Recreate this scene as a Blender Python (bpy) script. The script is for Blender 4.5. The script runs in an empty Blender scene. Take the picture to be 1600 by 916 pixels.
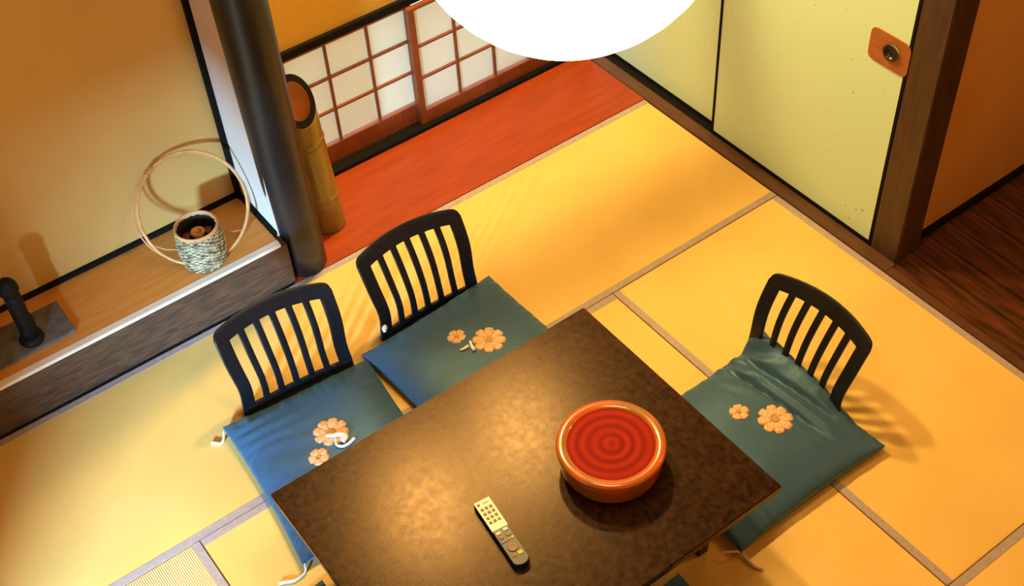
import bpy, bmesh, math, random
from mathutils import Vector, Matrix, noise
random.seed(7)
PI = math.pi
C = bpy.context.scene.collection

# ---------------------------------------------------------------- camera
cam = bpy.data.objects.new('camera', bpy.data.cameras.new('camera'))
C.objects.link(cam)
FPX = 1978.75
cam.data.sensor_fit = 'HORIZONTAL'; cam.data.sensor_width = 36.0
cam.data.lens = 36.0 * FPX / 1600.0
cam.data.clip_start = 0.05; cam.data.clip_end = 200
# rows: image right, image down, view direction, in world axes
RR = Vector((0.80137875, -0.59598745, -0.05090241))
RD = Vector((-0.46101648, -0.5611826, -0.68741392))
RF = Vector((0.38112452, 0.57434576, -0.72447985))
m = Matrix((RR, -RD, -RF)).transposed().to_4x4()
m.translation = Vector((0, 0, 3.5))
cam.matrix_world = m
bpy.context.scene.camera = cam

# ---------------------------------------------------------------- world, lights, exposure
w = bpy.data.worlds.new('sky'); bpy.context.scene.world = w; w.use_nodes = True
w.node_tree.nodes['Background'].inputs[0].default_value = (0.62, 0.78, 1.0, 1)
w.node_tree.nodes['Background'].inputs[1].default_value = 2.8

def light(name, kind, loc, target, power, color, **kw):
    l = bpy.data.lights.new(name, kind); l.energy = power; l.color = color
    for k, v in kw.items(): setattr(l, k, v)
    o = bpy.data.objects.new(name, l); C.objects.link(o); o.location = loc
    if target is not None:
        o.rotation_euler = (Vector(target) - Vector(loc)).to_track_quat('-Z', 'Y').to_euler()
    return o
WARM = (1.0, 0.68, 0.24)
light('window_daylight', 'AREA', (-2.10, 0.42, 1.25), (0.5, 2.8, 0.10), 500, (0.36, 0.68, 1.0),
      shape='RECTANGLE', size=0.42, size_y=0.42)
light('alcove_downlight', 'SPOT', (1.72, 3.58, 3.0), (1.35, 2.3, 0.3), 210, WARM,
      spot_size=math.radians(115), spot_blend=0.6, shadow_soft_size=0.10)
light('alcove_downlight', 'SPOT', (2.42, 3.66, 3.0), (1.9, 2.3, 0.3), 210, WARM,
      spot_size=math.radians(115), spot_blend=0.6, shadow_soft_size=0.10)
light('corridor_fill', 'POINT', (4.3, 0.6, 2.6), None, 40, WARM, shadow_soft_size=0.15)  # unseen warm fill, added to brighten the wall right of the post
LANT = Vector((1.355, 1.755, 2.285)); LANT_R = 0.328

vs = bpy.context.scene.view_settings
vs.view_transform = 'Standard'; vs.look = 'None'; vs.gamma = 1.0; vs.use_curve_mapping = False
vs.exposure = 0.35

# ---------------------------------------------------------------- materials
def mat(name, col, rough=0.6, col2=None, scale=8.0, stretch=(1, 1, 1), bump=0.0, bscale=None, spec=0.5,
        detail=4.0, metal=0.0, coat=0.0, sheen=0.0, emit=None, estr=0.0, lo=0.35, hi=0.65):
    m = bpy.data.materials.new(name); m.use_nodes = True
    nt = m.node_tree; b = nt.nodes['Principled BSDF']
    b.inputs['Base Color'].default_value = (*col, 1); b.inputs['Roughness'].default_value = rough
    b.inputs['Metallic'].default_value = metal
    b.inputs['Specular IOR Level'].default_value = spec
    b.inputs['Coat Weight'].default_value = coat
    b.inputs['Sheen Weight'].default_value = sheen
    tc = nt.nodes.new('ShaderNodeTexCoord'); mp = nt.nodes.new('ShaderNodeMapping')
    nt.links.new(tc.outputs['Object'], mp.inputs[0]); mp.inputs['Scale'].default_value = stretch
    n = nt.nodes.new('ShaderNodeTexNoise'); n.inputs['Scale'].default_value = scale; n.inputs['Detail'].default_value = detail
    nt.links.new(mp.outputs[0], n.inputs['Vector'])
    if col2 is None: col2 = tuple(c * 0.88 for c in col)
    r = nt.nodes.new('ShaderNodeValToRGB')
    r.color_ramp.elements[0].position = lo; r.color_ramp.elements[0].color = (*col2, 1)
    r.color_ramp.elements[1].position = hi; r.color_ramp.elements[1].color = (*col, 1)
    nt.links.new(n.outputs['Fac'], r.inputs[0]); nt.links.new(r.outputs[0], b.inputs['Base Color'])
    if bump:
        n2 = nt.nodes.new('ShaderNodeTexNoise'); n2.inputs['Scale'].default_value = bscale or scale * 6
        n2.inputs['Detail'].default_value = 3
        nt.links.new(mp.outputs[0], n2.inputs['Vector'])
        bp = nt.nodes.new('ShaderNodeBump'); bp.inputs['Strength'].default_value = bump; bp.inputs['Distance'].default_value = 0.004
        nt.links.new(n2.outputs['Fac'], bp.inputs['Height']); nt.links.new(bp.outputs[0], b.inputs['Normal'])
    if emit:
        b.inputs['Emission Color'].default_value = (*emit, 1); b.inputs['Emission Strength'].default_value = estr
    return m

def tatami_mat(name, rot, ribs=0.06, col=(0.80, 0.52, 0.155), col2=(0.74, 0.47, 0.13)):
    m = mat(name, col, 0.55, col2, 3.0, (1, 1, 1), spec=0.35, detail=6)
    nt = m.node_tree; b = nt.nodes['Principled BSDF']
    tc = nt.nodes.new('ShaderNodeTexCoord'); wv = nt.nodes.new('ShaderNodeTexWave')
    wv.wave_type = 'BANDS'; wv.bands_direction = 'X' if rot else 'Y'
    wv.inputs['Scale'].default_value = 45.0; wv.inputs['Distortion'].default_value = 0.3
    nt.links.new(tc.outputs['Object'], wv.inputs[0])
    bp = nt.nodes.new('ShaderNodeBump'); bp.inputs['Strength'].default_value = ribs; bp.inputs['Distance'].default_value = 0.002
    nt.links.new(wv.outputs['Fac'], bp.inputs['Height']); nt.links.new(bp.outputs[0], b.inputs['Normal'])
    return m

M = {}
M['tatami_x'] = tatami_mat('tatami_rush_across', False)
M['tatami_y'] = tatami_mat('tatami_rush_along', True)
M['tatami_rib'] = tatami_mat('tatami_rush_ribbed', True, 1.0, (0.78, 0.57, 0.24), (0.72, 0.52, 0.20))
M['heri'] = mat('mat_border_cloth', (0.42, 0.33, 0.31), 0.8, (0.35, 0.28, 0.27), 60, bump=0.2, bscale=300)
M['ochre'] = mat('ochre_clay_plaster', (0.62, 0.34, 0.05), 0.9, (0.57, 0.31, 0.045), 2.5, bump=0.25, bscale=120, spec=0.2)
M['clay'] = mat('alcove_clay_plaster', (0.60, 0.36, 0.11), 0.9, (0.55, 0.33, 0.10), 2.5, bump=0.2, bscale=120, spec=0.2)
M['pale'] = mat('pale_plaster', (0.80, 0.74, 0.66), 0.9, (0.74, 0.68, 0.6), 3, spec=0.2)
M['dark_wall'] = mat('brown_clay_plaster', (0.58, 0.29, 0.09), 0.9, (0.52, 0.25, 0.075), 2.5, bump=0.2, bscale=100, spec=0.2)
M['red_board'] = mat('red_stained_board', (0.34, 0.048, 0.004), 0.40, (0.27, 0.037, 0.003), 5, (1, 9, 1), bump=0.06, bscale=20, spec=0.35)
M['orange_board'] = mat('orange_pine_board', (0.66, 0.28, 0.055), 0.4, (0.58, 0.235, 0.045), 6, (1, 10, 1), bump=0.05, bscale=30)
M['board_edge'] = mat('pale_board_edge', (0.82, 0.72, 0.6), 0.5)
M['beam'] = mat('weathered_brown_beam', (0.105, 0.052, 0.026), 0.6, (0.045, 0.022, 0.013), 14, (1, 1, 7), bump=0.35, bscale=30, detail=8)
M['black_log'] = mat('black_polished_log', (0.014, 0.016, 0.019), 0.42, (0.008, 0.008, 0.009), 6, (1, 1, 0.4), bump=0.15, bscale=9, coat=0.15)
M['black'] = mat('black_lacquer_trim', (0.006, 0.005, 0.005), 0.8, spec=0.15)
M['lacquer'] = mat('black_lacquered_plywood', (0.008, 0.010, 0.013), 0.33, (0.005, 0.006, 0.008), 8, spec=0.35)
M['dark_wood'] = mat('dark_stained_wood', (0.065, 0.028, 0.013), 0.45, (0.04, 0.017, 0.009), 12, (6, 6, 0.7), bump=0.15, bscale=20)
M['sill'] = mat('dark_sill_wood', (0.11, 0.042, 0.018), 0.45, (0.075, 0.028, 0.012), 12, (6, 0.7, 6), bump=0.1)
M['plank'] = mat('dark_corridor_plank', (0.13, 0.038, 0.015), 0.3, (0.03, 0.012, 0.007), 9, (5, 0.5, 5), bump=0.12, bscale=20, detail=8)
M['fusuma'] = mat('cream_door_paper', (0.58, 0.78, 0.58), 0.75, (0.56, 0.76, 0.56), 2, spec=0.3)
M['fleck'] = mat('dark_paper_fleck', (0.33, 0.25, 0.08), 0.6)
M['pull_wood'] = mat('brown_pull_plate', (0.36, 0.115, 0.03), 0.45, (0.29, 0.09, 0.022), 20, (1, 1, 4))
M['pull_black'] = mat('black_pull_cup', (0.012, 0.012, 0.014), 0.3)
M['shoji_wood'] = mat('reddish_lattice_wood', (0.25, 0.062, 0.016), 0.5, (0.19, 0.047, 0.012), 14, (3, 3, 1))
M['gold'] = mat('gold_embroidery', (0.84, 0.52, 0.30), 0.5, (0.60, 0.32, 0.16), 120, bump=0.5, bscale=260, lo=0.4, hi=0.6)
M['gold_dark'] = mat('ochre_embroidery_centre', (0.50, 0.27, 0.09), 0.5, bump=0.4, bscale=260)
M['cord'] = mat('white_silk_cord', (0.82, 0.78, 0.82), 0.6)
M['cord_amber'] = mat('pale_silk_cord', (0.7, 0.55, 0.38), 0.6)
M['bamboo'] = mat('aged_bamboo', (0.30, 0.20, 0.04), 0.26, (0.20, 0.125, 0.025), 6, (3, 3, 0.6), coat=0.5)
M['bamboo_in'] = mat('bamboo_inside', (0.50, 0.20, 0.05), 0.7, (0.42, 0.16, 0.04), 8)
M['bamboo_cut'] = mat('dark_bamboo_rim', (0.008, 0.006, 0.006), 0.9, spec=0.1)  # near-black cut face all round the vase mouth
M['cane'] = mat('golden_cane', (0.74, 0.40, 0.16), 0.4, (0.58, 0.28, 0.10), 20)
M['weave_l'] = mat('pale_split_cane', (0.60, 0.50, 0.30), 0.5, (0.14, 0.10, 0.05), 45)
M['weave_d'] = mat('dark_split_cane', (0.19, 0.14, 0.07), 0.5, (0.10, 0.07, 0.035), 60)
M['slate'] = mat('blue_grey_slate', (0.15, 0.16, 0.165), 0.55, (0.085, 0.085, 0.085), 25, bump=0.3, bscale=60)
M['iron'] = mat('black_iron', (0.008, 0.007, 0.006), 0.6, (0.004, 0.004, 0.004), 30, bump=0.5, bscale=50, spec=0.2)
M['red_lac'] = mat('red_lacquer', (0.46, 0.028, 0.008), 0.22, (0.36, 0.02, 0.006), 10, coat=0.6)
M['amber_lac'] = mat('amber_lacquer', (0.56, 0.10, 0.012), 0.25, (0.30, 0.11, 0.015), 9, coat=0.5)
M['silver'] = mat('champagne_plastic', (0.50, 0.42, 0.30), 0.4, metal=0.3)
M['rblack'] = mat('black_plastic', (0.012, 0.013, 0.018), 0.4)
M['key_brown'] = mat('brown_key', (0.22, 0.12, 0.05), 0.5)
M['key_white'] = mat('white_key', (0.75, 0.68, 0.6), 0.5)
M['key_red'] = mat('red_key', (0.62, 0.03, 0.03), 0.5)
M['key_blue'] = mat('blue_key', (0.05, 0.16, 0.55), 0.5)
M['key_green'] = mat('green_key', (0.12, 0.35, 0.05), 0.5)
M['key_yellow'] = mat('yellow_key', (0.7, 0.5, 0.08), 0.5)
M['ceiling'] = mat('brown_ceiling_board', (0.14, 0.08, 0.04), 0.7)
M['lantern'] = mat('glowing_lantern_paper', (0.9, 0.85, 0.75), 0.8, emit=(1.0, 0.68, 0.27), estr=11.5)
M['metal'] = mat('dark_metal', (0.03, 0.03, 0.03), 0.35, metal=0.9)

# cushion silk: plain teal weave with faint slubs
M['silk'] = mat('teal_silk', (0.043, 0.086, 0.165), 0.40, (0.035, 0.070, 0.14), 35, (1, 5, 1), bump=0.25, bscale=90, sheen=0.35, spec=0.5)
M['silk'].node_tree.nodes['Principled BSDF'].inputs['Sheen Tint'].default_value = (0.15, 0.7, 1.0, 1)
M['silk'].node_tree.nodes['Principled BSDF'].inputs['Sheen Roughness'].default_value = 0.5
M['silk'].node_tree.nodes['Principled BSDF'].inputs['Specular Tint'].default_value = (0.45, 0.8, 1.0, 1)
# table lacquer: brown with fine speckle, glossy but soft
def table_mat():
    m = mat('speckled_brown_lacquer', (0.036, 0.014, 0.008), 0.3, (0.007, 0.0035, 0.003), 55, detail=6, bump=0.04, bscale=260, spec=0.25)
    nt = m.node_tree; b = nt.nodes['Principled BSDF']
    n = nt.nodes.new('ShaderNodeTexNoise'); n.inputs['Scale'].default_value = 48; n.inputs['Detail'].default_value = 8
    tc = nt.nodes.new('ShaderNodeTexCoord'); nt.links.new(tc.outputs['Object'], n.inputs['Vector'])
    mr = nt.nodes.new('ShaderNodeMapRange'); mr.inputs['To Min'].default_value = 0.20; mr.inputs['To Max'].default_value = 0.32
    nt.links.new(n.outputs['Fac'], mr.inputs['Value']); nt.links.new(mr.outputs[0], b.inputs['Roughness'])
    b.inputs['Specular Tint'].default_value = (1.0, 0.64, 0.36, 1)
    return m
M['table'] = table_mat()
nt = M['red_lac'].node_tree; b_ = nt.nodes['Principled BSDF']
wv = nt.nodes.new('ShaderNodeTexWave'); wv.wave_type = 'RINGS'; wv.rings_direction = 'Z'; wv.inputs['Scale'].default_value = 9.5; wv.inputs['Distortion'].default_value = 0.6
tc_ = nt.nodes.new('ShaderNodeTexCoord'); nt.links.new(tc_.outputs['Object'], wv.inputs[0])
rp = nt.nodes.new('ShaderNodeValToRGB'); rp.color_ramp.elements[0].color = (0.20, 0.006, 0.002, 1); rp.color_ramp.elements[1].color = (0.32, 0.016, 0.003, 1)
nt.links.new(wv.outputs['Fac'], rp.inputs[0]); nt.links.new(rp.outputs[0], b_.inputs['Base Color'])
b_.inputs['Roughness'].default_value = 0.6; b_.inputs['Coat Weight'].default_value = 0.0; b_.inputs['Specular IOR Level'].default_value = 0.08
# shoji paper: diffuse + translucent
def paper_mat():
    m = bpy.data.materials.new('white_window_paper'); m.use_nodes = True
    nt = m.node_tree; nt.nodes.remove(nt.nodes['Principled BSDF'])
    d = nt.nodes.new('ShaderNodeBsdfDiffuse'); t = nt.nodes.new('ShaderNodeBsdfTranslucent'); mx = nt.nodes.new('ShaderNodeMixShader')
    n = nt.nodes.new('ShaderNodeTexNoise'); n.inputs['Scale'].default_value = 25
    r = nt.nodes.new('ShaderNodeValToRGB')
    r.color_ramp.elements[0].color = (0.84, 0.82, 0.66, 1); r.color_ramp.elements[1].color = (0.90, 0.88, 0.74, 1)
    nt.links.new(n.outputs['Fac'], r.inputs[0])
    nt.links.new(r.outputs[0], d.inputs[0]); nt.links.new(r.outputs[0], t.inputs[0])
    mx.inputs[0].default_value = 0.35
    nt.links.new(d.outputs[0], mx.inputs[1]); nt.links.new(t.outputs[0], mx.inputs[2])
    nt.links.new(mx.outputs[0], nt.nodes['Material Output'].inputs[0])
    return m
M['paper'] = paper_mat()

# ---------------------------------------------------------------- mesh helpers
def box(bm, x0, x1, y0, y1, z0, z1):
    vs_ = [bm.verts.new(p) for p in ((x0,y0,z0),(x1,y0,z0),(x1,y1,z0),(x0,y1,z0),(x0,y0,z1),(x1,y0,z1),(x1,y1,z1),(x0,y1,z1))]
    for f in ((0,3,2,1),(4,5,6,7),(0,1,5,4),(1,2,6,5),(2,3,7,6),(3,0,4,7)): bm.faces.new([vs_[i] for i in f])
def lathe(bm, prof, n=48, c=(0, 0), wob=None):
    rings = []
    for r, z in prof:
        if r < 1e-6: rings.append([bm.verts.new((c[0], c[1], z))])
        else: rings.append([bm.verts.new((c[0] + r*math.cos(2*PI*i/n), c[1] + r*math.sin(2*PI*i/n), z)) for i in range(n)])
    for a, b in zip(rings, rings[1:]):
        for i in range(n):
            j = (i+1) % n
            if len(a) == 1 and len(b) == 1: continue
            if len(a) == 1: bm.faces.new((a[0], b[j], b[i]))
            elif len(b) == 1: bm.faces.new((a[i], a[j], b[0]))
            else: bm.faces.new((a[i], a[j], b[j], b[i]))
def tube(bm, pts, r, n=8, closed=False, taper=None):
    pts = [Vector(p) for p in pts]; N = len(pts); rings = []
    up = Vector((0, 0, 1))
    for i, p in enumerate(pts):
        a = pts[(i-1) % N] if (closed or i) else p
        b = pts[(i+1) % N] if (closed or i < N-1) else p
        t = (b-a).normalized()
        if abs(t.dot(up)) > 0.98 and not rings: up = Vector((1, 0, 0))
        s = t.cross(up).normalized(); u = s.cross(t).normalized(); up = u
        rr = r if taper is None else r*taper(i/(N-1))
        rings.append([bm.verts.new(p + rr*(s*math.cos(2*PI*k/n) + u*math.sin(2*PI*k/n))) for k in range(n)])
    for i in range(N if closed else N-1):
        a = rings[i]; b = rings[(i+1) % N]
        off = 0
        if closed and i == N-1:
            off = min(range(n), key=lambda o: (a[0].co-b[o].co).length)
        for k in range(n): bm.faces.new((a[k], a[(k+1) % n], b[(k+1+off) % n], b[(k+off) % n]))
    if not closed:
        bm.faces.new(rings[0][::-1]); bm.faces.new(rings[-1])
def finish(bm, name, m, parent=None, bevel=0.0, smooth=False, seg=2):
    if bevel: bmesh.ops.bevel(bm, geom=bm.edges[:], offset=bevel, segments=seg, affect='EDGES', clamp_overlap=True)
    bmesh.ops.recalc_face_normals(bm, faces=bm.faces[:])
    me = bpy.data.meshes.new(name); bm.to_mesh(me); bm.free()
    me.materials.append(M[m])
    if smooth:
        for p in me.polygons: p.use_smooth = True
    o = bpy.data.objects.new(name, me); C.objects.link(o)
    if parent: o.parent = parent
    return o
def boxobj(name, m, b, parent=None, bevel=0.0, world=True):
    """box given in world metres; parent's world location (unrotated) is subtracted"""
    off = Vector((0, 0, 0)); q = parent
    while q is not None and world:
        off += q.location; q = q.parent
    # object origin at the bottom centre of the box
    x0, x1, y0, y1, z0, z1 = b
    cx, cy = (x0+x1)/2, (y0+y1)/2
    bm = bmesh.new(); box(bm, x0-cx, x1-cx, y0-cy, y1-cy, 0, z1-z0)
    o = finish(bm, name, m, parent, bevel)
    o.location = Vector((cx, cy, z0)) - off
    return o
def tag(o, label=None, cat=None, group=None, kind=None):
    if label: o['label'] = label
    if cat: o['category'] = cat
    if group: o['group'] = group
    if kind: o['kind'] = kind
    return o
def thing(name, label, cat, loc=(0,0,0), rotz=0.0, group=None, kind=None):
    o = bpy.data.objects.new(name, None); C.objects.link(o)
    o.empty_display_size = 0.05
    o.location = loc; o.rotation_euler = (0, 0, rotz)
    return tag(o, label, cat, group, kind)

# ================================================================ SETTING
TJ = 2.53          # joint between the back mat and the others
XA, XB, XC = 0.385, 2.135, 3.0
YF = 3.35          # front line of the alcoves
floor = thing('floor', 'floor of golden straw mats with grey cloth borders under the low table', 'floor', kind='structure')
def mat_tile(x0, x1, y0, y1, m, long_x):
    g = 0.002
    t = boxobj('tatami_mat', m, (x0+g, x1-g, y0+g, y1-g, -0.05, 0.0), floor, 0.0015)
    W = 0.03
    strips = [(x0+g, x1-g, y0+g, y0+W), (x0+g, x1-g, y1-W, y1-g)] if long_x else [(x0+g, x0+W, y0+g, y1-g), (x1-W, x1-g, y0+g, y1-g)]
    for s in strips: boxobj('cloth_border', 'heri', (*s, -0.002, 0.0014), t, 0.0004)
mat_tile(-1.0, XC, TJ, YF, 'tatami_x', True)
mat_tile(XA, XB, TJ-0.87, TJ, 'tatami_x', True)
mat_tile(XB, XC, 0.93, TJ, 'tatami_y', False)
mat_tile(XA-0.87, XA, 0.78, TJ, 'tatami_rib', False)
mat_tile(XA, XB, TJ-1.74, TJ-0.87, 'tatami_x', True)
mat_tile(XA-0.87, XB, -0.09, 0.78, 'tatami_x', True)
mat_tile(XB, XC, -0.9, 0.93, 'tatami_x', True)
mat_tile(XA-0.87, XB, -0.9, -0.09, 'tatami_x', True)
mat_tile(-1.0, XA-0.87, -0.9, TJ, 'tatami_y', False)

# red board floor of the right-hand alcove
alc = boxobj('floor_alcove', 'red_board', (1.22, XC, YF, 3.86, -0.05, 0.004), None, 0.001)
tag(alc, 'glossy red-orange wooden board floor in front of the low paper windows', 'floor', kind='structure')
# tokonoma platform
plat = thing('alcove_platform', 'raised alcove platform with orange board and weathered dark front beam', 'platform', (-0.25, YF, 0), kind='structure')
HT = 0.228
boxobj('front_beam', 'beam', (-1.0, 1.225, YF, YF+0.10, 0.012, HT-0.012), plat, 0.003)
boxobj('shadow_gap', 'black', (-1.0, 1.225, YF+0.006, YF+0.09, 0.0, 0.014), plat)
boxobj('board', 'orange_board', (-1.0, 1.20, YF+0.03, 3.70, HT-0.03, HT), plat, 0.001)
tag(boxobj('board_edge', 'board_edge', (-1.0, 1.20, YF-0.002, YF+0.03, HT-0.014, HT+0.001), plat, 0.002), 'pale front edge strip')
boxobj('platform_core', 'beam', (-1.0, 1.20, YF+0.10, 3.70, 0.0, HT-0.03), plat)

ZC = 4.5
def struct(name, m, b, label, cat='wall', bevel=0.0):
    return tag(boxobj(name, m, b, None, bevel), label, cat, kind='structure')
struct('wall_back', 'clay', (-1.05, 1.215, 3.70, 3.80, 0, ZC), 'sand-coloured plaster wall behind the basket and the black figure')
struct('wall_side', 'pale', (1.215, 1.255, 3.40, 3.86, 0, ZC), 'narrow pale plaster return wall left of the black log pillar')
struct('wall_upper', 'ochre', (1.255, 3.16, 3.858, 3.98, 0.645, ZC), 'ochre plaster wall above the low paper windows')
struct('wall_right', 'dark_wall', (3.19, 5.2, 2.01, 2.09, 0, ZC), 'brown plaster wall right of the dark square post')
struct('wall_left_south', 'clay', (-1.08, -1.0, -1.0, 1.15, 0, ZC), 'plain plaster wall beside the low daylight window, out of view')
struct('wall_left_north', 'clay', (-1.08, -1.0, 1.70, 3.80, 0, ZC), 'plain plaster wall left of the alcove, out of view')
struct('wall_left_top', 'clay', (-1.08, -1.0, 1.15, 1.70, 1.03, ZC), 'plain plaster wall over the low daylight window, out of view')
struct('wall_left_base', 'clay', (-1.08, -1.0, 1.15, 1.70, 0, 0.10), 'plain plaster wall under the low daylight window, out of view')
struct('wall_front', 'clay', (-1.08, 5.2, -1.05, -0.95, -0.1, ZC), 'plain plaster wall behind the viewpoint, out of view')
struct('wall_corridor', 'dark_wall', (5.2, 5.3, -1.05, 2.09, -0.1, ZC), 'brown plaster end wall of the corridor, out of view')
struct('wall_over_doors', 'ochre', (3.03, 3.16, 1.96, 3.98, 1.90, ZC), 'ochre plaster wall above the cream sliding doors')
struct('ceiling', 'ceiling', (-1.08, 5.3, -1.05, 3.98, ZC, ZC+0.08), 'high wooden ceiling, out of view', 'ceiling')
struct('ceiling_alcove', 'ceiling', (1.255, 3.03, YF+0.08, 3.88, 3.06, 3.11), 'wooden ceiling of the board-floored alcove, out of view', 'ceiling')
struct('trim_1', 'black', (-1.0, 1.20, 3.688, 3.702, HT, HT+0.022), 'thin black base strip along the foot of the sand-coloured wall', 'trim', 0.001)
struct('trim_2', 'black', (1.196, 1.216, 3.676, 3.702, HT, ZC), 'thin black vertical strip in the corner of the raised alcove', 'trim', 0.001)
struct('trim_3', 'black', (1.205, 1.217, 3.40, 3.69, HT, HT+0.022), 'short black base strip at the foot of the pale return wall', 'trim', 0.001)
struct('trim_4', 'black', (1.255, 3.062, 3.838, 3.885, 0.612, 0.646), 'dark lintel rail above the low paper windows', 'trim', 0.002)
struct('trim_5', 'black', (1.255, 3.03, 3.79, 3.89, 0.0, 0.022), 'dark track under the low paper windows', 'trim', 0.002)
struct('trim_6', 'sill', (XC+0.001, 3.062, 1.96, 3.86, -0.05, 0.006), 'brown wooden sill along the cream sliding doors', 'trim', 0.002)
struct('trim_7', 'black', (3.062, 3.135, 2.09, 3.88, -0.05, 0.002), 'black track groove under the cream sliding doors', 'trim')
struct('trim_8', 'sill', (XC+0.001, 3.04, -0.95, 1.96, -0.05, 0.005), 'brown threshold between the straw mats and the dark corridor floor', 'trim', 0.002)
struct('trim_9', 'black', (3.19, 5.2, 1.992, 2.012, 0.0, 0.03), 'black skirting strip at the foot of the brown plaster wall', 'trim', 0.002)
struct('trim_10', 'dark_wood', (1.35, 3.03, YF-0.02, YF+0.05, 2.06, 2.15), 'dark crossbeam spanning over the board-floored alcove, out of view', 'beam', 0.004)
struct('trim_11', 'dark_wood', (3.02, 3.16, 2.09, 3.86, 1.80, 1.90), 'dark head rail above the cream sliding doors, out of view', 'beam', 0.004)
struct('wall_fill', 'ochre', (3.135, 3.16, 2.09, 3.98, -0.05, 1.90), 'backing wall behind the sliding doors, out of view')
struct('post_square', 'dark_wood', (3.06, 3.19, 1.965, 2.09, -0.05, ZC), 'dark brown square wooden post beside the cream sliding doors', 'post', 0.004)

# corridor floor of dark planks
struct('floor_base', 'dark_wood', (-1.08, 5.3, -1.05, 4.0, -0.12, -0.06), 'plain sub-floor under the mats, out of view', 'floor')
struct('wall_alcove_end', 'ochre', (3.062, 3.16, 3.86, 3.98, -0.06, 1.9), 'ochre plaster end of the window wall, hidden by the sliding doors')
cor = thing('floor_corridor', 'dark red-brown polished plank floor right of the straw mats', 'floor', (3.04, 0.5, -0.02), kind='structure')
x = 3.041; k = 0
while x < 5.2:
    boxobj('plank', 'plank', (x+0.001, x+0.118, -0.95, 2.01, -0.04, 0.0 + 0.0006*(k % 3)), cor, 0.0015); x += 0.12; k += 1

# round black log pillar
pil = thing('log_pillar', 'round black polished log pillar between the two alcoves', 'pillar', (1.308, 3.425, 0), kind='structure')
bm = bmesh.new()
n = 40; rings = []
for i in range(46):
    z = ZC*i/45; ring = []
    for k in range(n):
        a = 2*PI*k/n
        r = 0.084 + 0.007*min(z/1.3, 1) + 0.006*noise.noise(Vector((math.cos(a)*0.8, math.sin(a)*0.8, z*1.3))) + 0.002*(z > 0.04)
        ring.append(bm.verts.new((r*math.cos(a)-0.016*min(z, 1.6)/1.25, r*math.sin(a), z)))
    rings.append(ring)
for a, b in zip(rings, rings[1:]):
    for k in range(n): bm.faces.new((a[k], a[(k+1) % n], b[(k+1) % n], b[k]))
bm.faces.new(rings[0][::-1]); bm.faces.new(rings[-1])
finish(bm, 'trunk', 'black_log', pil, smooth=True)

# ---------------------------------------------------------------- low shoji windows
def shoji(name, x0, x1, y, label, cols, rows_z, stile=0.028):
    """cols: x positions of the upright bars; rows_z: z of horizontal bars"""
    w_ = thing(name, label, 'window', ((x0+x1)/2, y, 0.022), kind='structure')
    zb, zt = 0.022, 0.61
    d0, d1 = y-0.014, y+0.014
    for a, b in ((x0, x0+stile), (x1-stile, x1)): boxobj('stile', 'shoji_wood', (a, b, d0, d1, zb, zt), w_, 0.002)
    br = rows_z[0]-0.006; tr = rows_z[-1]+0.006
    boxobj('bottom_rail', 'shoji_wood', (x0+stile, x1-stile, d0, d1, zb, br), w_, 0.002)
    boxobj('top_rail', 'shoji_wood', (x0+stile, x1-stile, d0, d1, tr, zt), w_, 0.002)
    for c in cols: boxobj('upright_bar', 'shoji_wood', (c-0.005, c+0.005, y-0.011, y+0.004, br, tr), w_, 0.001)
    for z in rows_z[1:-1]: boxobj('cross_bar', 'shoji_wood', (x0+stile, x1-stile, y-0.010, y+0.003, z-0.005, z+0.005), w_, 0.001)
    xs = [x0+stile] + list(cols) + [x1-stile]
    for i in range(len(xs)-1):
        for j in range(len(rows_z)-1):
            boxobj('pane', 'paper', (xs[i], xs[i+1], y+0.0045, y+0.006, rows_z[j], rows_z[j+1]), w_)
shoji('window_1', 1.34, 2.165, 3.862, 'left low paper lattice window behind the bamboo vase', [1.567, 1.757, 1.952], [0.122, 0.279, 0.436, 0.59])
shoji('window_2', 2.13, 3.02, 3.828, 'right low paper lattice window, partly hidden by the lantern', [2.345, 2.535, 2.725], [0.095, 0.255, 0.415, 0.59])

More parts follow.
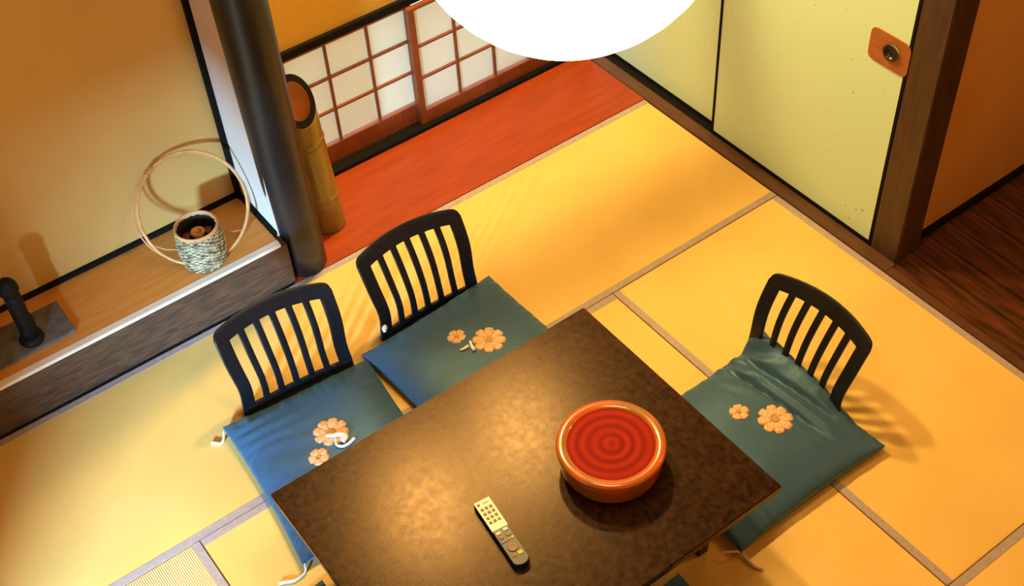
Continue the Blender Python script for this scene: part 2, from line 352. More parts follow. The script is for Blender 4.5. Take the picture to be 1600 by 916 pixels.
# ---------------------------------------------------------------- fusuma doors
def fusuma(name, x, y0, y1, label, pull=None, flecks=()):
    d = thing(name, label, 'door', (x, (y0+y1)/2, 0.004), kind='structure')
    z0, z1 = 0.006, 1.80
    boxobj('door_panel', 'fusuma', (x, x+0.02, y0+0.012, y1-0.012, z0+0.014, z1-0.012), d)
    for nm, b in (('frame_rail', (x-0.003, x+0.023, y0, y1, z0, z0+0.016)), ('frame_rail', (x-0.003, x+0.023, y0, y1, z1-0.016, z1)),
                  ('frame_stile', (x-0.003, x+0.023, y0, y0+0.013, z0+0.016, z1-0.016)), ('frame_stile', (x-0.003, x+0.023, y1-0.013, y1, z0+0.016, z1-0.016))):
        boxobj(nm, 'black', b, d, 0.001)
    off = d.location
    bm = bmesh.new()
    for (fy, fz, fr) in flecks:
        vs_ = [bm.verts.new((x-0.0006-off.x, fy-off.y+fr*math.cos(a)*random.uniform(.7, 1.2), fz-off.z+fr*math.sin(a)*random.uniform(.7, 1.2))) for a in [i*PI/3 for i in range(6)]]
        f = bm.faces.new(vs_)
    r = bmesh.ops.extrude_face_region(bm, geom=bm.faces[:]); bmesh.ops.translate(bm, vec=(0.0012, 0, 0), verts=[v for v in r['geom'] if isinstance(v, bmesh.types.BMVert)])
    o = finish(bm, 'paper_fleck', 'fleck', d); o['kind'] = 'stuff'
    if pull:
        py0, py1, pz0, pz1, cy, cz = pull
        # rounded plate with a round hole: ring of quads between circle and rounded rectangle
        bm = bmesh.new(); N = 64; rr = 0.014; R_ = 0.029
        hw, hh = (py1-py0)/2, (pz1-pz0)/2
        my, mz = (py0+py1)/2, (pz0+pz1)/2
        def rect(a):
            p = 7.0; c_, s_ = math.cos(a), math.sin(a)
            q = (abs(c_/hw)**p + abs(s_/hh)**p)**(-1/p)
            return (q*c_, q*s_)
        loops = []
        for dx, kind in ((0.0, 'o'), (-0.004, 'o'), (-0.004, 'i'), (0.0, 'i')):
            lp = []
            for k in range(N):
                a = 2*PI*k/N
                if kind == 'o': yy, zz = rect(a); yy += my; zz += mz
                else: yy, zz = cy+R_*math.cos(a), cz+R_*math.sin(a)
                lp.append(bm.verts.new((x+dx-off.x, yy-off.y, zz-off.z)))
            loops.append(lp)
        for A, B in zip(loops, loops[1:]):
            for k in range(N): bm.faces.new((A[k], A[(k+1) % N], B[(k+1) % N], B[k]))
        plate = finish(bm, 'pull_plate', 'pull_wood', d)
        tag(plate, 'brown wooden pull plate')
        bm = bmesh.new(); n = 32
        prof = [(R_+0.003, -0.005), (R_+0.003, -0.0055), (R_-0.002, -0.006), (R_-0.005, 0.004), (R_-0.010, 0.008), (0.0, 0.009)]
        rings = []
        for r_, dx in prof:
            if r_ == 0: rings.append([bm.verts.new((x+dx-off.x, cy-off.y, cz-off.z))])
            else: rings.append([bm.verts.new((x+dx-off.x, cy-off.y+r_*math.cos(2*PI*k/n), cz-off.z+r_*math.sin(2*PI*k/n))) for k in range(n)])
        for A, B in zip(rings, rings[1:]):
            for k in range(n):
                if len(B) == 1: bm.faces.new((A[k], A[(k+1) % n], B[0]))
                else: bm.faces.new((A[k], A[(k+1) % n], B[(k+1) % n], B[k]))
        # slight shift so the cup sits in the plate, in front of the panel
        c_ = finish(bm, 'finger_cup', 'pull_black', plate, smooth=True); c_.location.x = -0.010
        tag(c_, 'round black finger cup')
rf = random.Random(3)
fl = [(rf.uniform(2.15, 2.95), rf.uniform(0.05, 1.2), rf.uniform(0.0012, 0.0026)) for _ in range(55)]
fl += [(2.16, 0.14, .005), (2.19, 0.125, .004), (2.215, 0.06, .004), (2.24, 0.11, .0035), (2.36, .31, .003), (2.3, .62, .004), (2.33, .75, .003)]
fusuma('door_1', 3.066, 2.093, 2.992, 'nearer cream paper sliding door with the brown pull plate', (2.093, 2.268, 0.80, 0.93, 2.168, 0.872), fl)
fl = [(rf.uniform(3.0, 3.8), rf.uniform(0.05, 1.2), rf.uniform(0.0012, 0.0026)) for _ in range(30)]
fusuma('door_2', 3.102, 2.965, 3.86, 'farther cream paper sliding door, partly behind the lantern', None, fl)

# ================================================================ THINGS
# ---------------------------------------------------------------- lantern
lan = thing('paper_lantern', 'large round glowing white paper lantern hanging over the table', 'lamp', LANT)
bm = bmesh.new(); prof = []
for i in range(0, 97):
    a = -PI/2 + math.radians(9) + (PI-math.radians(18))*i/96
    rr = LANT_R*(1 - 0.004*abs(math.sin(i*PI/4)))
    prof.append((rr*math.cos(a), rr*math.sin(a)))
lathe(bm, prof, 72); finish(bm, 'lantern_shade', 'lantern', lan, smooth=True)
for s in (-1, 1):
    bm = bmesh.new(); zz = s*LANT_R*math.cos(math.radians(9)); rr = LANT_R*math.sin(math.radians(9))
    tube(bm, [(rr*math.cos(2*PI*k/32), rr*math.sin(2*PI*k/32), zz) for k in range(32)], 0.003, 6, True)
    finish(bm, 'ring', 'metal', lan, smooth=True)
bm = bmesh.new(); tube(bm, [(0, 0, LANT_R-0.02), (0, 0, ZC-LANT.z)], 0.004, 8); finish(bm, 'hanging_cord', 'metal', lan)
bm = bmesh.new(); lathe(bm, [(0, 0.24), (0.03, 0.24), (0.03, 0.31), (0.012, 0.325), (0, 0.325)], 20); box(bm, -0.052, 0.052, -0.003, 0.003, LANT_R*0.9876-0.018, LANT_R*0.9876-0.012)
finish(bm, 'socket', 'metal', lan)

# ---------------------------------------------------------------- low table
TH = 0.36
TX0, TX1, TY0, TY1 = 0.590, 1.800, 1.352, 2.283
tb = thing('low_table', 'low rectangular dark brown speckled lacquer table in the middle of the mats', 'table', ((TX0+TX1)/2, (TY0+TY1)/2, 0))
boxobj('table_top', 'table', (TX0, TX1, TY0, TY1, TH-0.028, TH), tb, 0.0025)
for b in ((TX0+0.12, TX1-0.12, TY0+0.095, TY0+0.115), (TX0+0.12, TX1-0.12, TY1-0.115, TY1-0.095), (TX0+0.12, TX0+0.14, TY0+0.115, TY1-0.115), (TX1-0.14, TX1-0.12, TY0+0.115, TY1-0.115)):
    boxobj('apron', 'table', (*b, TH-0.095, TH-0.028), tb, 0.002)
for sx, sy in ((0, 0), (0, 1), (1, 0), (1, 1)):
    x0 = TX0+0.13 if sx == 0 else TX1-0.20
    y0 = TY0+0.115 if sy == 0 else TY1-0.175
    bm = bmesh.new()
    lg = [(-0.022, 0), (0.022, 0)]
    vs_ = []
    for z, h in ((0, 0.021), (TH-0.11, 0.028), (TH-0.028, 0.030)):
        vs_.append([bm.verts.new((a*h, b*h, z)) for a, b in ((-1, -1), (1, -1), (1, 1), (-1, 1))])
    for A, B in zip(vs_, vs_[1:]):
        for k in range(4): bm.faces.new((A[k], A[(k+1) % 4], B[(k+1) % 4], B[k]))
    bm.faces.new(vs_[0][::-1]); bm.faces.new(vs_[-1])
    l = finish(bm, 'leg', 'table', tb, 0.003); l.location = (x0+0.03-tb.location.x, y0+0.03-tb.location.y, 0)

# ---------------------------------------------------------------- lidded lacquer bowl
BW = (1.462, 1.733)
bw = thing('lacquer_bowl', 'round red and amber lacquered lidded bowl standing on the table', 'bowl', (*BW, TH))
bm = bmesh.new()
lathe(bm, [(0, 0.004), (0.122, 0.004), (0.125, 0.0), (0.146, 0.0), (0.151, 0.004), (0.154, 0.014), (0.156, 0.034), (0.157, 0.060), (0.158, 0.074), (0.15, 0.076), (0, 0.076)], 72)
finish(bm, 'bowl_body', 'amber_lac', bw, smooth=True)
bm = bmesh.new()
lathe(bm, [(0.150, 0.076), (0.161, 0.077), (0.1645, 0.082), (0.165, 0.090), (0.163, 0.097), (0.155, 0.101), (0.144, 0.101), (0.136, 0.098), (0.132, 0.095)], 72)
tag(finish(bm, 'lid_rim', 'amber_lac', bw, smooth=True), 'amber raised rim of the lid')
bm = bmesh.new(); prof = [(0.133, 0.094)]
for i in range(1, 67):
    r = 0.132*(1-i/66)
    prof.append((r, 0.0945 + 0.0004*math.sin(r*2*PI/0.026) + 0.0028*math.exp(-(r/0.02)**2)))
lathe(bm, prof, 72); tag(finish(bm, 'lid_disc', 'red_lac', bw, smooth=True), 'red ringed centre of the lid')

# ---------------------------------------------------------------- remote control
rm = thing('remote_control', 'slim remote control with champagne upper half and black lower half on the table', 'remote control', (1.052, 1.729, TH), math.radians(-6.7))
L_, Wd, Hh = 0.252, 0.052, 0.024
def lbox(name, m, b, parent, bevel=0.0): return boxobj(name, m, b, parent, bevel, world=False)
bm = bmesh.new()
out = []
for k in range(0, 13):
    a = PI + PI*k/12; out.append((Wd/2*math.cos(a), -L_/2+0.018 + 0.018*math.sin(a)))
out += [(Wd/2, L_/2-0.004), (Wd/2-0.004, L_/2), (-Wd/2+0.004, L_/2), (-Wd/2, L_/2-0.004)]
a_ = [bm.verts.new((x_, y_, 0.0)) for x_, y_ in out]; b_ = [bm.verts.new((x_, y_, Hh-0.003)) for x_, y_ in out]; c2 = [bm.verts.new((x_*0.93, y_*0.985, Hh)) for x_, y_ in out]
for A, B in ((a_, b_), (b_, c2)):
    for k in range(len(out)): bm.faces.new((A[k], A[(k+1) % len(out)], B[(k+1) % len(out)], B[k]))
bm.faces.new(a_[::-1]); bm.faces.new(c2)
finish(bm, 'remote_body', 'rblack', rm)
face = lbox('upper_face', 'silver', (-Wd/2+0.0005, Wd/2-0.0005, 0.010, L_/2-0.002, Hh-0.006, Hh+0.0015), rm, 0.001); tag(face, 'champagne plastic upper half')
def key(x_, y_, w2, h2, m, z=Hh): lbox('button', m, (x_-w2, x_+w2, y_-h2, y_+h2, z, z+0.0022), rm, 0.0006)
key(-0.016, 0.112, .0045, .004, 'key_red', Hh+0.0015)
key(0.008, 0.112, .010, .003, 'key_white', Hh+0.0015)
for r_ in range(4):
    for c_ in range(3): key(-0.014+0.014*c_, 0.092-0.017*r_, .0048, .0050, 'key_brown' if not (r_ == 3 and c_ == 2) else 'key_green', Hh+0.0015)
key(-0.013, -0.002, .007, .005, 'key_white'); key(0.011, 0.001, .007, .005, 'key_white')
key(-0.012, -0.018, .007, .006, 'key_brown'); key(0.010, -0.017, .007, .006, 'key_brown')
for i, mm in enumerate(('key_blue', 'key_red', 'key_green', 'key_yellow')): key(-0.0165+0.011*i, -0.036+0.001*i, .0045, .0032, mm)
bm = bmesh.new(); lathe(bm, [(0.016, Hh-0.001), (0.016, Hh+0.002), (0.0145, Hh+0.003), (0.007, Hh+0.003), (0.006, Hh+0.0018), (0, Hh+0.0018)], 28, (0, -0.062)); finish(bm, 'button', 'key_brown', rm, smooth=False)
key(-0.010, -0.089, .006, .005, 'key_brown'); key(0.010, -0.088, .007, .006, 'key_yellow')

# ---------------------------------------------------------------- legless chairs
SEAT_T = 0.014
def chair_back_mesh():
    W = 0.222; H = 0.365
    n_s = 6; sw = 0.0365; pitch = 0.0615
    xs = []; x0 = -pitch*(n_s-1)/2 - sw/2
    cuts = []
    for i in range(n_s): cuts.append((x0+i*pitch, x0+i*pitch+sw))
    # columns
    marks = [-W]
    m_ = cuts[0][0]
    marks += [-W+0.006, -W+0.014, -W+0.026, (-W+0.026+m_)/2] 
    cols = sorted(set(marks + [c for ab in cuts for c in (ab[0], (ab[0]+ab[1])/2, ab[1])] + [(cuts[i][1]+cuts[i+1][0])/2 for i in range(n_s-1)] + [-v for v in marks]))
    slot_lo, slot_hi = 0.038, 0.288
    R = 0.024
    def top(s):
        base = H - 0.016*(s/W)**2
        d = W-abs(s)
        if d < R: base -= R - math.sqrt(max(0, R*R-(R-d)**2))
        return base
    def P(s, t):
        # t = arc height; lean and curved foot; the panel bows back in the middle
        u = t/H
        y = 0.0 + 0.02*u + 0.085*u*u + 0.018*math.sin(PI*min(u*1.0, 1))*(-1)
        z = t*0.985
        bow = 0.034*(1-(s/W)**2)*(0.25+0.75*u)
        neck = 1.0 - 0.05*math.exp(-((u-0.33)/0.22)**2) - 0.02*(1-u)
        return (s*neck, y+bow, z)
    bm = bmesh.new(); cache = {}
    def V(s, t):
        k = (round(s, 5), round(t, 5))
        if k not in cache: cache[k] = bm.verts.new(P(s, t))
        return cache[k]
    def rows(a, b, n): return [a+(b-a)*i/n for i in range(n+1)]
    def sh(s): return min(H - 0.050 - 0.016*(s/W)**2, top(s)-0.004)
    def inslot(a, b):
        mid = (a+b)/2
        return any(c0 < mid < c1 for c0, c1 in cuts)
    for a, b in zip(cols, cols[1:]):
        ta, tb_ = top(a), top(b)
        low = rows(0.0, slot_lo, 3); mid = rows(slot_lo, slot_hi-0.0, 9)
        for p, q in zip(low, low[1:]): bm.faces.new((V(a, p), V(b, p), V(b, q), V(a, q)))
        if not inslot(a, b):
            for p, q in zip(range(9), range(1, 10)):
                ka, kb = (sh(a)-slot_lo)/9, (sh(b)-slot_lo)/9
                pa, qa, pb, qb = slot_lo+ka*p, slot_lo+ka*q, slot_lo+kb*p, slot_lo+kb*q
                bm.faces.new((V(a, pa), V(b, pb), V(b, qb), V(a, qa)))
        for i in range(3):
            f0, f1 = i/3, (i+1)/3
            ha, hb = sh(a), sh(b)
            bm.faces.new((V(a, ha+(ta-ha)*f0), V(b, hb+(tb_-hb)*f0), V(b, hb+(tb_-hb)*f1), V(a, ha+(ta-ha)*f1)))
    return bm
def make_chair(label, group, loc, rot):
    t = thing('legless_chair', label, 'chair', loc, rot, group)
    o = finish(chair_back_mesh(), 'backrest', 'lacquer', t, smooth=True)
    sm = o.modifiers.new('thick', 'SOLIDIFY'); sm.thickness = 0.012; sm.offset = 0
    bv = o.modifiers.new('bev', 'BEVEL'); bv.width = 0.0025; bv.segments = 2; bv.limit_method = 'ANGLE'; bv.angle_limit = math.radians(50)
    o.location = (0, 0, SEAT_T-0.006)
    # seat with rounded front corners
    bm = bmesh.new(); out = []
    w2, d = 0.215, 0.40
    for (cx, cy, a0) in ((w2-0.05, -d+0.05, -PI/2), (w2-0.004, 0.012, 0), (-w2+0.004, 0.012, PI/2), (-w2+0.05, -d+0.05, PI)):
        rr = 0.05 if cy < -0.1 else 0.004
        for k in range(7):
            a = a0 + PI/2*k/6; out.append((cx+rr*math.cos(a), cy+rr*math.sin(a)))
    a_ = [bm.verts.new((*p, 0.0)) for p in out]; b_ = [bm.verts.new((*p, SEAT_T)) for p in out]
    for k in range(len(out)): bm.faces.new((a_[k], a_[(k+1) % len(out)], b_[(k+1) % len(out)], b_[k]))
    bm.faces.new(a_[::-1]); bm.faces.new(b_)
    finish(bm, 'seat', 'lacquer', t)
    return t
CG = 'black slatted legless chairs around the table'
chairs = [((0.963, 2.872, 0), math.radians(-5)), ((1.535, 2.878, 0), math.radians(-1)), ((2.325, 1.782, 0), math.radians(-88))]
chl = ['black slatted legless floor chair nearest the black figure, left end of the table back side',
       'black slatted legless floor chair in front of the log pillar and bamboo vase',
       'black slatted legless floor chair on the corridor side, its cushion crumpled against the back']
make_chair(chl[0], CG, *chairs[0])
make_chair(chl[1], CG, *chairs[1])
make_chair(chl[2], CG, *chairs[2])

# ---------------------------------------------------------------- floor cushions
def cushion(label, loc, rot, w_, d_, seed, flowers, special=None, base=SEAT_T, tall=0.060):
    """local: width along x, depth along y (back edge at +y); loc = centre on the chair seat"""
    t = thing('floor_cushion', label, 'cushion', (loc[0], loc[1], base), rot, 'teal silk floor cushions')
    hw, hd = w_/2, d_/2
    def edge(u, v):
        # slightly pulled-in sides, pointed corners
        x_ = u*hw*(1-0.035*(1-v*v)); y_ = v*hd*(1-0.035*(1-u*u)); return x_, y_
    def top(u, v):
        d = (1-abs(u)**2.8)*(1-abs(v)**2.8)
        z = 0.020 + tall*max(d, 0)**0.55
        x_, y_ = edge(u, v)
        z += 0.004*noise.noise(Vector((x_*7, y_*7, seed)))
        # gathers that run in from the edges
        g = math.exp(-(1-abs(u))/0.16); z += 0.005*g*noise.noise(Vector((x_*6, y_*42, seed+3)))*min(1, (1-abs(v))*8)
        g = math.exp(-(1-abs(v))/0.16); z += 0.005*g*noise.noise(Vector((x_*42, y_*6, seed+5)))*min(1, (1-abs(u))*8)
        if special: z += special(u, v, x_, y_)
        return z
    N = 88
    bm = bmesh.new(); T = {}; B = {}
    for i in range(N+1):
        for j in range(N+1):
            # denser near edges
            u = math.sin((i/N-0.5)*PI)*0.35 + (2*i/N-1)*0.65; v = math.sin((j/N-0.5)*PI)*0.35 + (2*j/N-1)*0.65
            x_, y_ = edge(u, v); zt = top(u, v)
            T[i, j] = bm.verts.new((x_, y_, zt))
            if i in (0, N) or j in (0, N): B[i, j] = bm.verts.new((x_*0.985, y_*0.985, 0.0))
    for i in range(N):
        for j in range(N): bm.faces.new((T[i, j], T[i+1, j], T[i+1, j+1], T[i, j+1]))
    loop = [(i, 0) for i in range(N)] + [(N, j) for j in range(N)] + [(i, N) for i in range(N, 0, -1)] + [(0, j) for j in range(N, 0, -1)]
    for a, b in zip(loop, loop[1:]+loop[:1]): bm.faces.new((T[a], B[a], B[b], T[b]))
    bm.faces.new([B[k] for k in loop])
    finish(bm, 'cushion_cover', 'silk', t, smooth=True)
    ci, si = math.cos(-rot), math.sin(-rot)
    def tolocal(wx, wy):
        dx, dy = wx-loc[0], wy-loc[1]
        return (ci*dx-si*dy, si*dx+ci*dy)
    def surf(x_, y_):
        u = max(-1, min(1, x_/hw)); v = max(-1, min(1, y_/hd))
        u = max(-1, min(1, u/(1-0.035*(1-v*v)))); v = max(-1, min(1, v/(1-0.035*(1-u*u))))
        return top(u, v)
    for (wx, wy, R_, npet, a0) in flowers:
        fx, fy = tolocal(wx, wy)
        bm = bmesh.new()
        for p in range(npet):
            a = a0 + 2*PI*p/npet
            ctr = []
            # petal outline: teardrop widening outwards with a notch
            ring = []
            hwid = R_*math.sin(PI/npet)*1.02
            for k in range(20):
                q = 2*PI*k/20
                rad = R_*0.58 + R_*0.42*math.cos(q); lat = hwid*math.sin(q)*(0.50+0.34*(rad/R_))
                if math.cos(q) > 0.93: rad -= R_*0.05
                ring.append((rad, lat))
            def pt(rad, lat, dz):
                x_ = fx + rad*math.cos(a) - lat*math.sin(a); y_ = fy + rad*math.sin(a) + lat*math.cos(a)
                return bm.verts.new((x_, y_, surf(x_, y_)+dz))
            c0 = pt(R_*0.6, 0, 0.0042); o1 = [pt(R_*0.6+(r_-R_*0.6)*0.6, l_*0.6, 0.0036) for r_, l_ in ring]; o2 = [pt(r_, l_, 0.0016) for r_, l_ in ring]; o3 = [pt(r_, l_, -0.001) for r_, l_ in ring]
            for k in range(20):
                k2 = (k+1) % 20
                bm.faces.new((c0, o1[k], o1[k2])); bm.faces.new((o1[k], o2[k], o2[k2], o1[k2])); bm.faces.new((o2[k], o3[k], o3[k2], o2[k2]))
        fo = finish(bm, 'embroidered_flower', 'gold', t, smooth=True)
        bm = bmesh.new()
        c0 = bm.verts.new((fx, fy, surf(fx, fy)+0.0055)); rg = []
        for k in range(16):
            a = 2*PI*k/16; rr = R_*0.2; x_ = fx+rr*math.cos(a); y_ = fy+rr*math.sin(a); rg.append(bm.verts.new((x_, y_, surf(x_, y_)+0.0036)))
        for k in range(16): bm.faces.new((c0, rg[k], rg[(k+1) % 16]))
        finish(bm, 'flower_centre', 'gold_dark', fo, smooth=True)
    return t, tolocal, surf
def cord(t, tolocal, pts, m='cord', r=0.0042, base=SEAT_T, frayed=True):
    """pts in world x, y, z"""
    P_ = []
    for a in pts:
        x_, y_ = tolocal(a[0], a[1]); P_.append(Vector((x_, y_, a[2]-base)))
    # smooth
    Q = []
    for i in range(len(P_)-1):
        p0 = P_[max(i-1, 0)]; p1 = P_[i]; p2 = P_[i+1]; p3 = P_[min(i+2, len(P_)-1)]
        for k in range(6):
            s = k/6; Q.append(0.5*((2*p1)+(-p0+p2)*s+(2*p0-5*p1+4*p2-p3)*s*s+(-p0+3*p1-3*p2+p3)*s**3))
    Q.append(P_[-1])
    bm = bmesh.new(); tube(bm, Q, r, 8, False, (lambda f: 0.8+0.7*f) if frayed else None)
    return finish(bm, 'tassel_cord', m, t, smooth=True)

# left rear cushion
def sp1(u, v, x_, y_):
    z = 0.0
    g = math.exp(-(u+1)/0.30)
    z += 0.0105*g*math.sin(y_*95+6*noise.noise(Vector((x_*5, y_*5, 1))))*min(1, (u+1)*6)*min(1, (1-abs(v))*5)
    return z
t1, L1, S1 = cushion('teal cushion with loose white threads over its gold flowers, on the left-hand rear chair', (0.910, 2.522), math.radians(-5), 0.565, 0.65, 1.3,
    [(0.928, 2.572, 0.064, 8, 0.2), (0.842, 2.505, 0.037, 5, 0.5)], sp1)
def onw(S, L, wx, wy): x_, y_ = L(wx, wy); return S(x_, y_)+SEAT_T
cord(t1, L1, [(0.655, 2.862, 0.026), (0.640, 2.84, 0.015), (0.625, 2.835, 0.006), (0.608, 2.852, 0.006), (0.600, 2.858, 0.006)])
cord(t1, L1, [(0.612, 2.228, 0.022), (0.598, 2.205, 0.008), (0.560, 2.20, 0.006), (0.530, 2.215, 0.006), (0.512, 2.222, 0.006)])
p = [(0.905, 2.560), (0.925, 2.545), (0.945, 2.535), (0.955, 2.515), (0.935, 2.505)]
cord(t1, L1, [(a, b, onw(S1, L1, a, b)+0.008) for a, b in p], r=0.0075)
p = [(0.925, 2.530), (0.913, 2.507), (0.925, 2.488), (0.950, 2.485), (0.975, 2.492)]
cord(t1, L1, [(a, b, onw(S1, L1, a, b)+0.006) for a, b in p], r=0.0045)

# right rear cushion
t2, L2, S2 = cushion('teal cushion with bright blue lit left edge on the rear chair before the pillar', (1.528, 2.540), math.radians(3), 0.60, 0.65, 4.1,
    [(1.590, 2.567, 0.064, 8, 0.1), (1.508, 2.655, 0.036, 5, 0.3)])
p = [(1.478, 2.588), (1.492, 2.585), (1.512, 2.585)]
cord(t2, L2, [(a, b, onw(S2, L2, a, b)+0.005) for a, b in p], 'cord', r=0.0045)
p = [(1.530, 2.600), (1.520, 2.575), (1.518, 2.555)]
cord(t2, L2, [(a, b, onw(S2, L2, a, b)+0.005) for a, b in p], 'cord', r=0.0055)
cord(t2, L2, [(1.318, 2.835, 0.095), (1.320, 2.845, 0.105), (1.325, 2.84, 0.113)], 'cord', r=0.007)

# corridor-side cushion, its back edge pushed up against the chair back
def sp3(u, v, x_, y_):
    # local: +y = back (towards the chair back), -x = photo upper end
    lift = max(0.0, (v-0.62)/0.38); lift = lift*lift*(3-2*lift)
    band = max(0.0, min(1.0, (0.62-u)/0.5))
    z = 0.085*lift*band*(0.45+0.55*(0.5-0.5*u))
    # diagonal folds
    for c0, amp, wdt in ((0.50, -0.034, 0.024), (0.62, 0.012, 0.035), (0.74, -0.020, 0.022)):
        line = v - (c0 + 0.10*u)
        env = max(0.0, min(1.0, (0.75-u)*1.6))*max(0.0, min(1.0, (1.02+u)*4))
        z += amp*math.exp(-(line/wdt)**2)*env
    g = max(0.0, -u-0.35)
    z += 0.020*g*math.sin((v*1.4-u*0.6)*19)*max(0, min(1, (v-0.1)*2))
    return z
t3, L3, S3 = cushion('olive-teal cushion crumpled up against its chair back on the corridor side', (2.040, 1.692), math.radians(-90), 0.595, 0.655, 8.2,
    [(2.128, 1.672, 0.064, 8, 0.3), (2.054, 1.768, 0.036, 5, 0.1)], sp3)
cord(t3, L3, [(1.728, 1.403, 0.022), (1.722, 1.385, 0.010), (1.722, 1.345, 0.006), (1.735, 1.32, 0.006)], 'cord_amber')
cord(t3, L3, [(1.715, 1.400, 0.022), (1.695, 1.405, 0.040), (1.668, 1.43, 0.03)], 'cord_amber', r=0.003)

# two more cushions just enter the bottom of the photo
t4, L4, S4 = cushion('dark cushion corner at the left end of the table, cut by the bottom edge', (0.335, 1.83), math.radians(2), 0.60, 0.60, 11.0, [], base=0.0, tall=0.045)
t5, L5, S5 = cushion('dark cushion corner at the near side of the table, below the bowl', (1.235, 1.155), math.radians(0), 0.56, 0.62, 14.0, [], base=0.0, tall=0.05)

# ---------------------------------------------------------------- bamboo vase
VX, VY, VR = 1.497, 3.560, 0.069
vz = thing('bamboo_vase', 'thick aged bamboo vase with slanted dark-rimmed mouth behind the log pillar', 'vase', (VX, VY, 0.004))
vz.rotation_euler = (0, -0.045, 0)
n = 48
def cutz(a, r):
    y = r*math.sin(a)/VR; x_ = r*math.cos(a)/VR
    return 0.635 + 0.075*y + 0.02*x_
def rad(z):
    rr = VR
    for zn in (0.17, 0.46): rr += 0.0035*math.exp(-((z-zn)/0.008)**2) - 0.003*math.exp(-((z-zn+0.014)/0.006)**2)
    return rr
bm = bmesh.new(); zs = [0, 0.004] + [0.01+0.005*i for i in range(1, 122)]
rings = []
for z in zs + ['cut']:
    ring = []
    for k in range(n):
        a = 2*PI*k/n
        if z == 'cut': r_ = VR; zz = cutz(a, VR)
        else: r_ = rad(z) - (0.003 if z == 0 else 0); zz = min(z, cutz(a, VR)-0.004)
        ring.append(bm.verts.new((r_*math.cos(a), r_*math.sin(a), zz)))
    rings.append(ring)
for A, B in zip(rings, rings[1:]):
    for k in range(n): bm.faces.new((A[k], A[(k+1) % n], B[(k+1) % n], B[k]))
bm.faces.new(rings[0][::-1])
body = finish(bm, 'bamboo_tube', 'bamboo', vz, smooth=True)
bm = bmesh.new(); RI = VR-0.019
o_ = [bm.verts.new((VR*math.cos(2*PI*k/n), VR*math.sin(2*PI*k/n), cutz(2*PI*k/n, VR))) for k in range(n)]
i_ = [bm.verts.new((RI*math.cos(2*PI*k/n), RI*math.sin(2*PI*k/n), cutz(2*PI*k/n, RI))) for k in range(n)]
for k in range(n): bm.faces.new((o_[k], o_[(k+1) % n], i_[(k+1) % n], i_[k]))
tag(finish(bm, 'rim', 'bamboo_cut', vz), 'dark cut rim')
bm = bmesh.new()
a_ = [bm.verts.new((RI*math.cos(2*PI*k/n), RI*math.sin(2*PI*k/n), cutz(2*PI*k/n, RI))) for k in range(n)]
b_ = [bm.verts.new((RI*math.cos(2*PI*k/n), RI*math.sin(2*PI*k/n), 0.42)) for k in range(n)]
for k in range(n): bm.faces.new((a_[k], b_[k], b_[(k+1) % n], a_[(k+1) % n]))
bm.faces.new(b_)
finish(bm, 'inner_wall', 'bamboo_in', vz, smooth=True)

# ---------------------------------------------------------------- hoop basket
bk = thing('hoop_basket', 'small woven cane basket with a tall round hoop handle on the raised alcove board', 'basket', (0.944, 3.462, HT))
RB = 0.080
# woven wall: strands over and under vertical ribs
bm = bmesh.new(); rows_ = 21; seg = 108
def brad(f): return RB*(0.90 + 0.16*math.sin(PI*(0.15+0.75*f)))
for r_ in range(rows_):
    z = 0.008 + 0.150*r_/(rows_-1)
    pts = []
    for k in range(seg):
        a = 2*PI*k/seg
        rr = brad(r_/(rows_-1)) + 0.0026*math.cos(18*a + PI*(r_ % 2))
        pts.append((rr*math.cos(a), rr*math.sin(a), z+0.0015*math.sin(3*a+r_)))
    tube(bm, pts, 0.0040, 6, True)
o = finish(bm, 'woven_wall', 'weave_l', bk, smooth=True); o['kind'] = 'stuff'
bm = bmesh.new()
for k in range(36):
    a = 2*PI*(k+0.5)/36
    tube(bm, [(brad(f)*math.cos(a), brad(f)*math.sin(a), 0.004+0.158*f) for f in [i/7 for i in range(8)]], 0.0036, 6)
o = finish(bm, 'rib', 'weave_d', bk, smooth=True); o['kind'] = 'stuff'
bm = bmesh.new(); rr = brad(1)+0.001
for dz in (0.160, 0.168): tube(bm, [(rr*math.cos(2*PI*k/48), rr*math.sin(2*PI*k/48), dz) for k in range(48)], 0.0042, 8, True)
tag(finish(bm, 'basket_rim', 'cane', bk, smooth=True), 'pale cane rim')
bm = bmesh.new(); lathe(bm, [(0, 0.003), (brad(0)+0.002, 0.003), (brad(0)+0.002, 0.010), (0, 0.010)], 40); finish(bm, 'base', 'weave_d', bk)
bm = bmesh.new(); lathe(bm, [(0, 0.011), (RB*0.86, 0.011), (RB*0.90, 0.100), (RB*0.90, 0.155), (RB*0.86, 0.155), (RB*0.84, 0.10), (RB*0.80, 0.018), (0, 0.018)], 32)
tag(finish(bm, 'inner_liner', 'iron', bk, smooth=True), 'dark liner')
bm = bmesh.new(); lathe(bm, [(0, 0.018), (0.018, 0.018), (0.018, 0.120), (0.026, 0.130), (0.026, 0.142), (0.015, 0.142), (0.013, 0.124), (0, 0.124)], 28)
tag(finish(bm, 'flower_holder', 'cane', bk, smooth=True), 'amber tube inside the basket')
bm = bmesh.new()
for aa in (0.3, 2.4, 4.2): 
    lathe(bm, [(0, 0.018), (0.012, 0.018), (0.012, 0.105), (0.017, 0.112), (0.017, 0.118), (0, 0.118)], 16, (0.046*math.cos(aa), 0.046*math.sin(aa)))
finish(bm, 'flower_tube', 'pull_wood', bk, smooth=True)
U_ = Vector((0.12, 0.225, 0.335)).normalized(); E_ = Vector((0.19, -0.05, -0.07)); E_ -= U_*E_.dot(U_); E_.normalize()
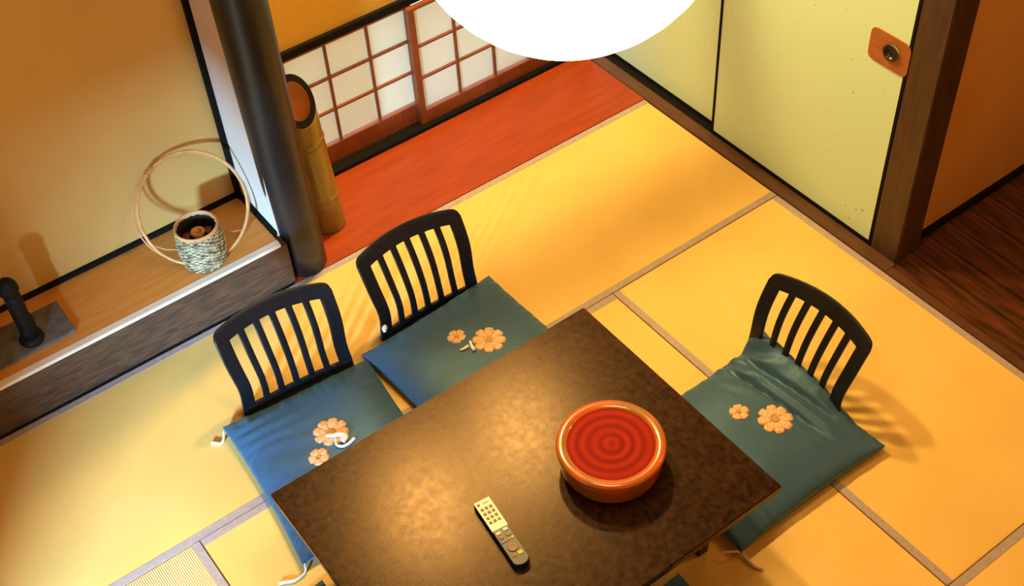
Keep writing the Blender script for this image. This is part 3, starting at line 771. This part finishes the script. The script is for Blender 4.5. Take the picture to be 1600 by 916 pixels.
def hoop(cc, ru, re, rad_, name, m='cane'):
    bm = bmesh.new(); off = Vector(bk.location); N = 80
    pts = [Vector(cc)-off + U_*ru*math.sin(2*PI*k/N) + E_*re*math.cos(2*PI*k/N) for k in range(N)]
    tube(bm, pts, rad_, 8, True); return finish(bm, name, m, bk, smooth=True)
hoop((0.980, 3.546, 0.404), 0.207, 0.202, 0.0062, 'hoop_handle')
hoop((0.976, 3.552, 0.402), 0.200, 0.214, 0.0030, 'hoop_handle')
# lashing where the cane ends overlap, upper left
bm = bmesh.new(); off = Vector(bk.location)
cen = Vector((0.980, 3.546, 0.404))-off
for q in range(5):
    a = math.radians(128+q*2.2)
    pc = cen + U_*0.207*math.sin(a) + E_*0.202*math.cos(a)
    tdir = (U_*math.cos(a) - E_*math.sin(a)).normalized(); s_ = tdir.cross(Vector((0, 1, 0.2))).normalized(); u_ = s_.cross(tdir)
    tube(bm, [pc + 0.0085*(s_*math.cos(2*PI*k/12)+u_*math.sin(2*PI*k/12)) for k in range(12)], 0.0022, 5, True)
finish(bm, 'lashing', 'cane', bk, smooth=True)
# side tabs that hold the basket to the hoop
for s in (-1, 1):
    bm = bmesh.new()
    p0 = Vector((s*brad(.6), 0, 0.10)); p1 = cen + E_*0.17*s - U_*0.11
    tube(bm, [p0, p0.lerp(p1, 0.5)+Vector((0, 0, -0.012)), p1], 0.003, 6); finish(bm, 'side_strut', 'cane', bk, smooth=True)

# ---------------------------------------------------------------- slate slab and black figure
sl = boxobj('slate_slab', 'slate', (-0.02, 0.412, 3.425, 3.605, HT, HT+0.014), None, 0.002)
tag(sl, 'blue-grey slate slab lying on the orange alcove board', 'slab')
IX, IY = 0.272, 3.480
idl = thing('iron_figure', 'tall slim black figure standing on the grey slate slab', 'figurine', (IX, IY, HT+0.014))
def lumpy(prof, seed, amp, ex=1.0, n=28):
    bm = bmesh.new(); rings = []
    for r_, z in prof:
        ring = []
        for k in range(n):
            a = 2*PI*k/n; rr = r_*(1+amp*noise.noise(Vector((math.cos(a)*1.5, math.sin(a)*1.5, z*22+seed))))
            ring.append(bm.verts.new((rr*math.cos(a)*ex, rr*math.sin(a), z)))
        rings.append(ring)
    for A, B in zip(rings, rings[1:]):
        for k in range(n): bm.faces.new((A[k], A[(k+1) % n], B[(k+1) % n], B[k]))
    bm.faces.new(rings[0][::-1]); bm.faces.new(rings[-1]); return bm
finish(lumpy([(0.043, 0), (0.045, 0.006), (0.043, 0.014), (0.037, 0.020), (0.034, 0.024)], 3, 0.10), 'base', 'iron', idl, smooth=True)
prof = [(0.033, 0.022), (0.031, 0.05), (0.030, 0.09), (0.029, 0.13), (0.029, 0.17), (0.030, 0.20), (0.027, 0.222), (0.022, 0.232)]
finish(lumpy(prof, 7, 0.22), 'body', 'iron', idl, smooth=True)
b2 = finish(lumpy([(0.012, 0.224), (0.024, 0.232), (0.031, 0.250), (0.031, 0.268), (0.025, 0.285), (0.014, 0.296), (0.004, 0.300)], 12, 0.25, 1.12), 'head', 'iron', idl, smooth=True)
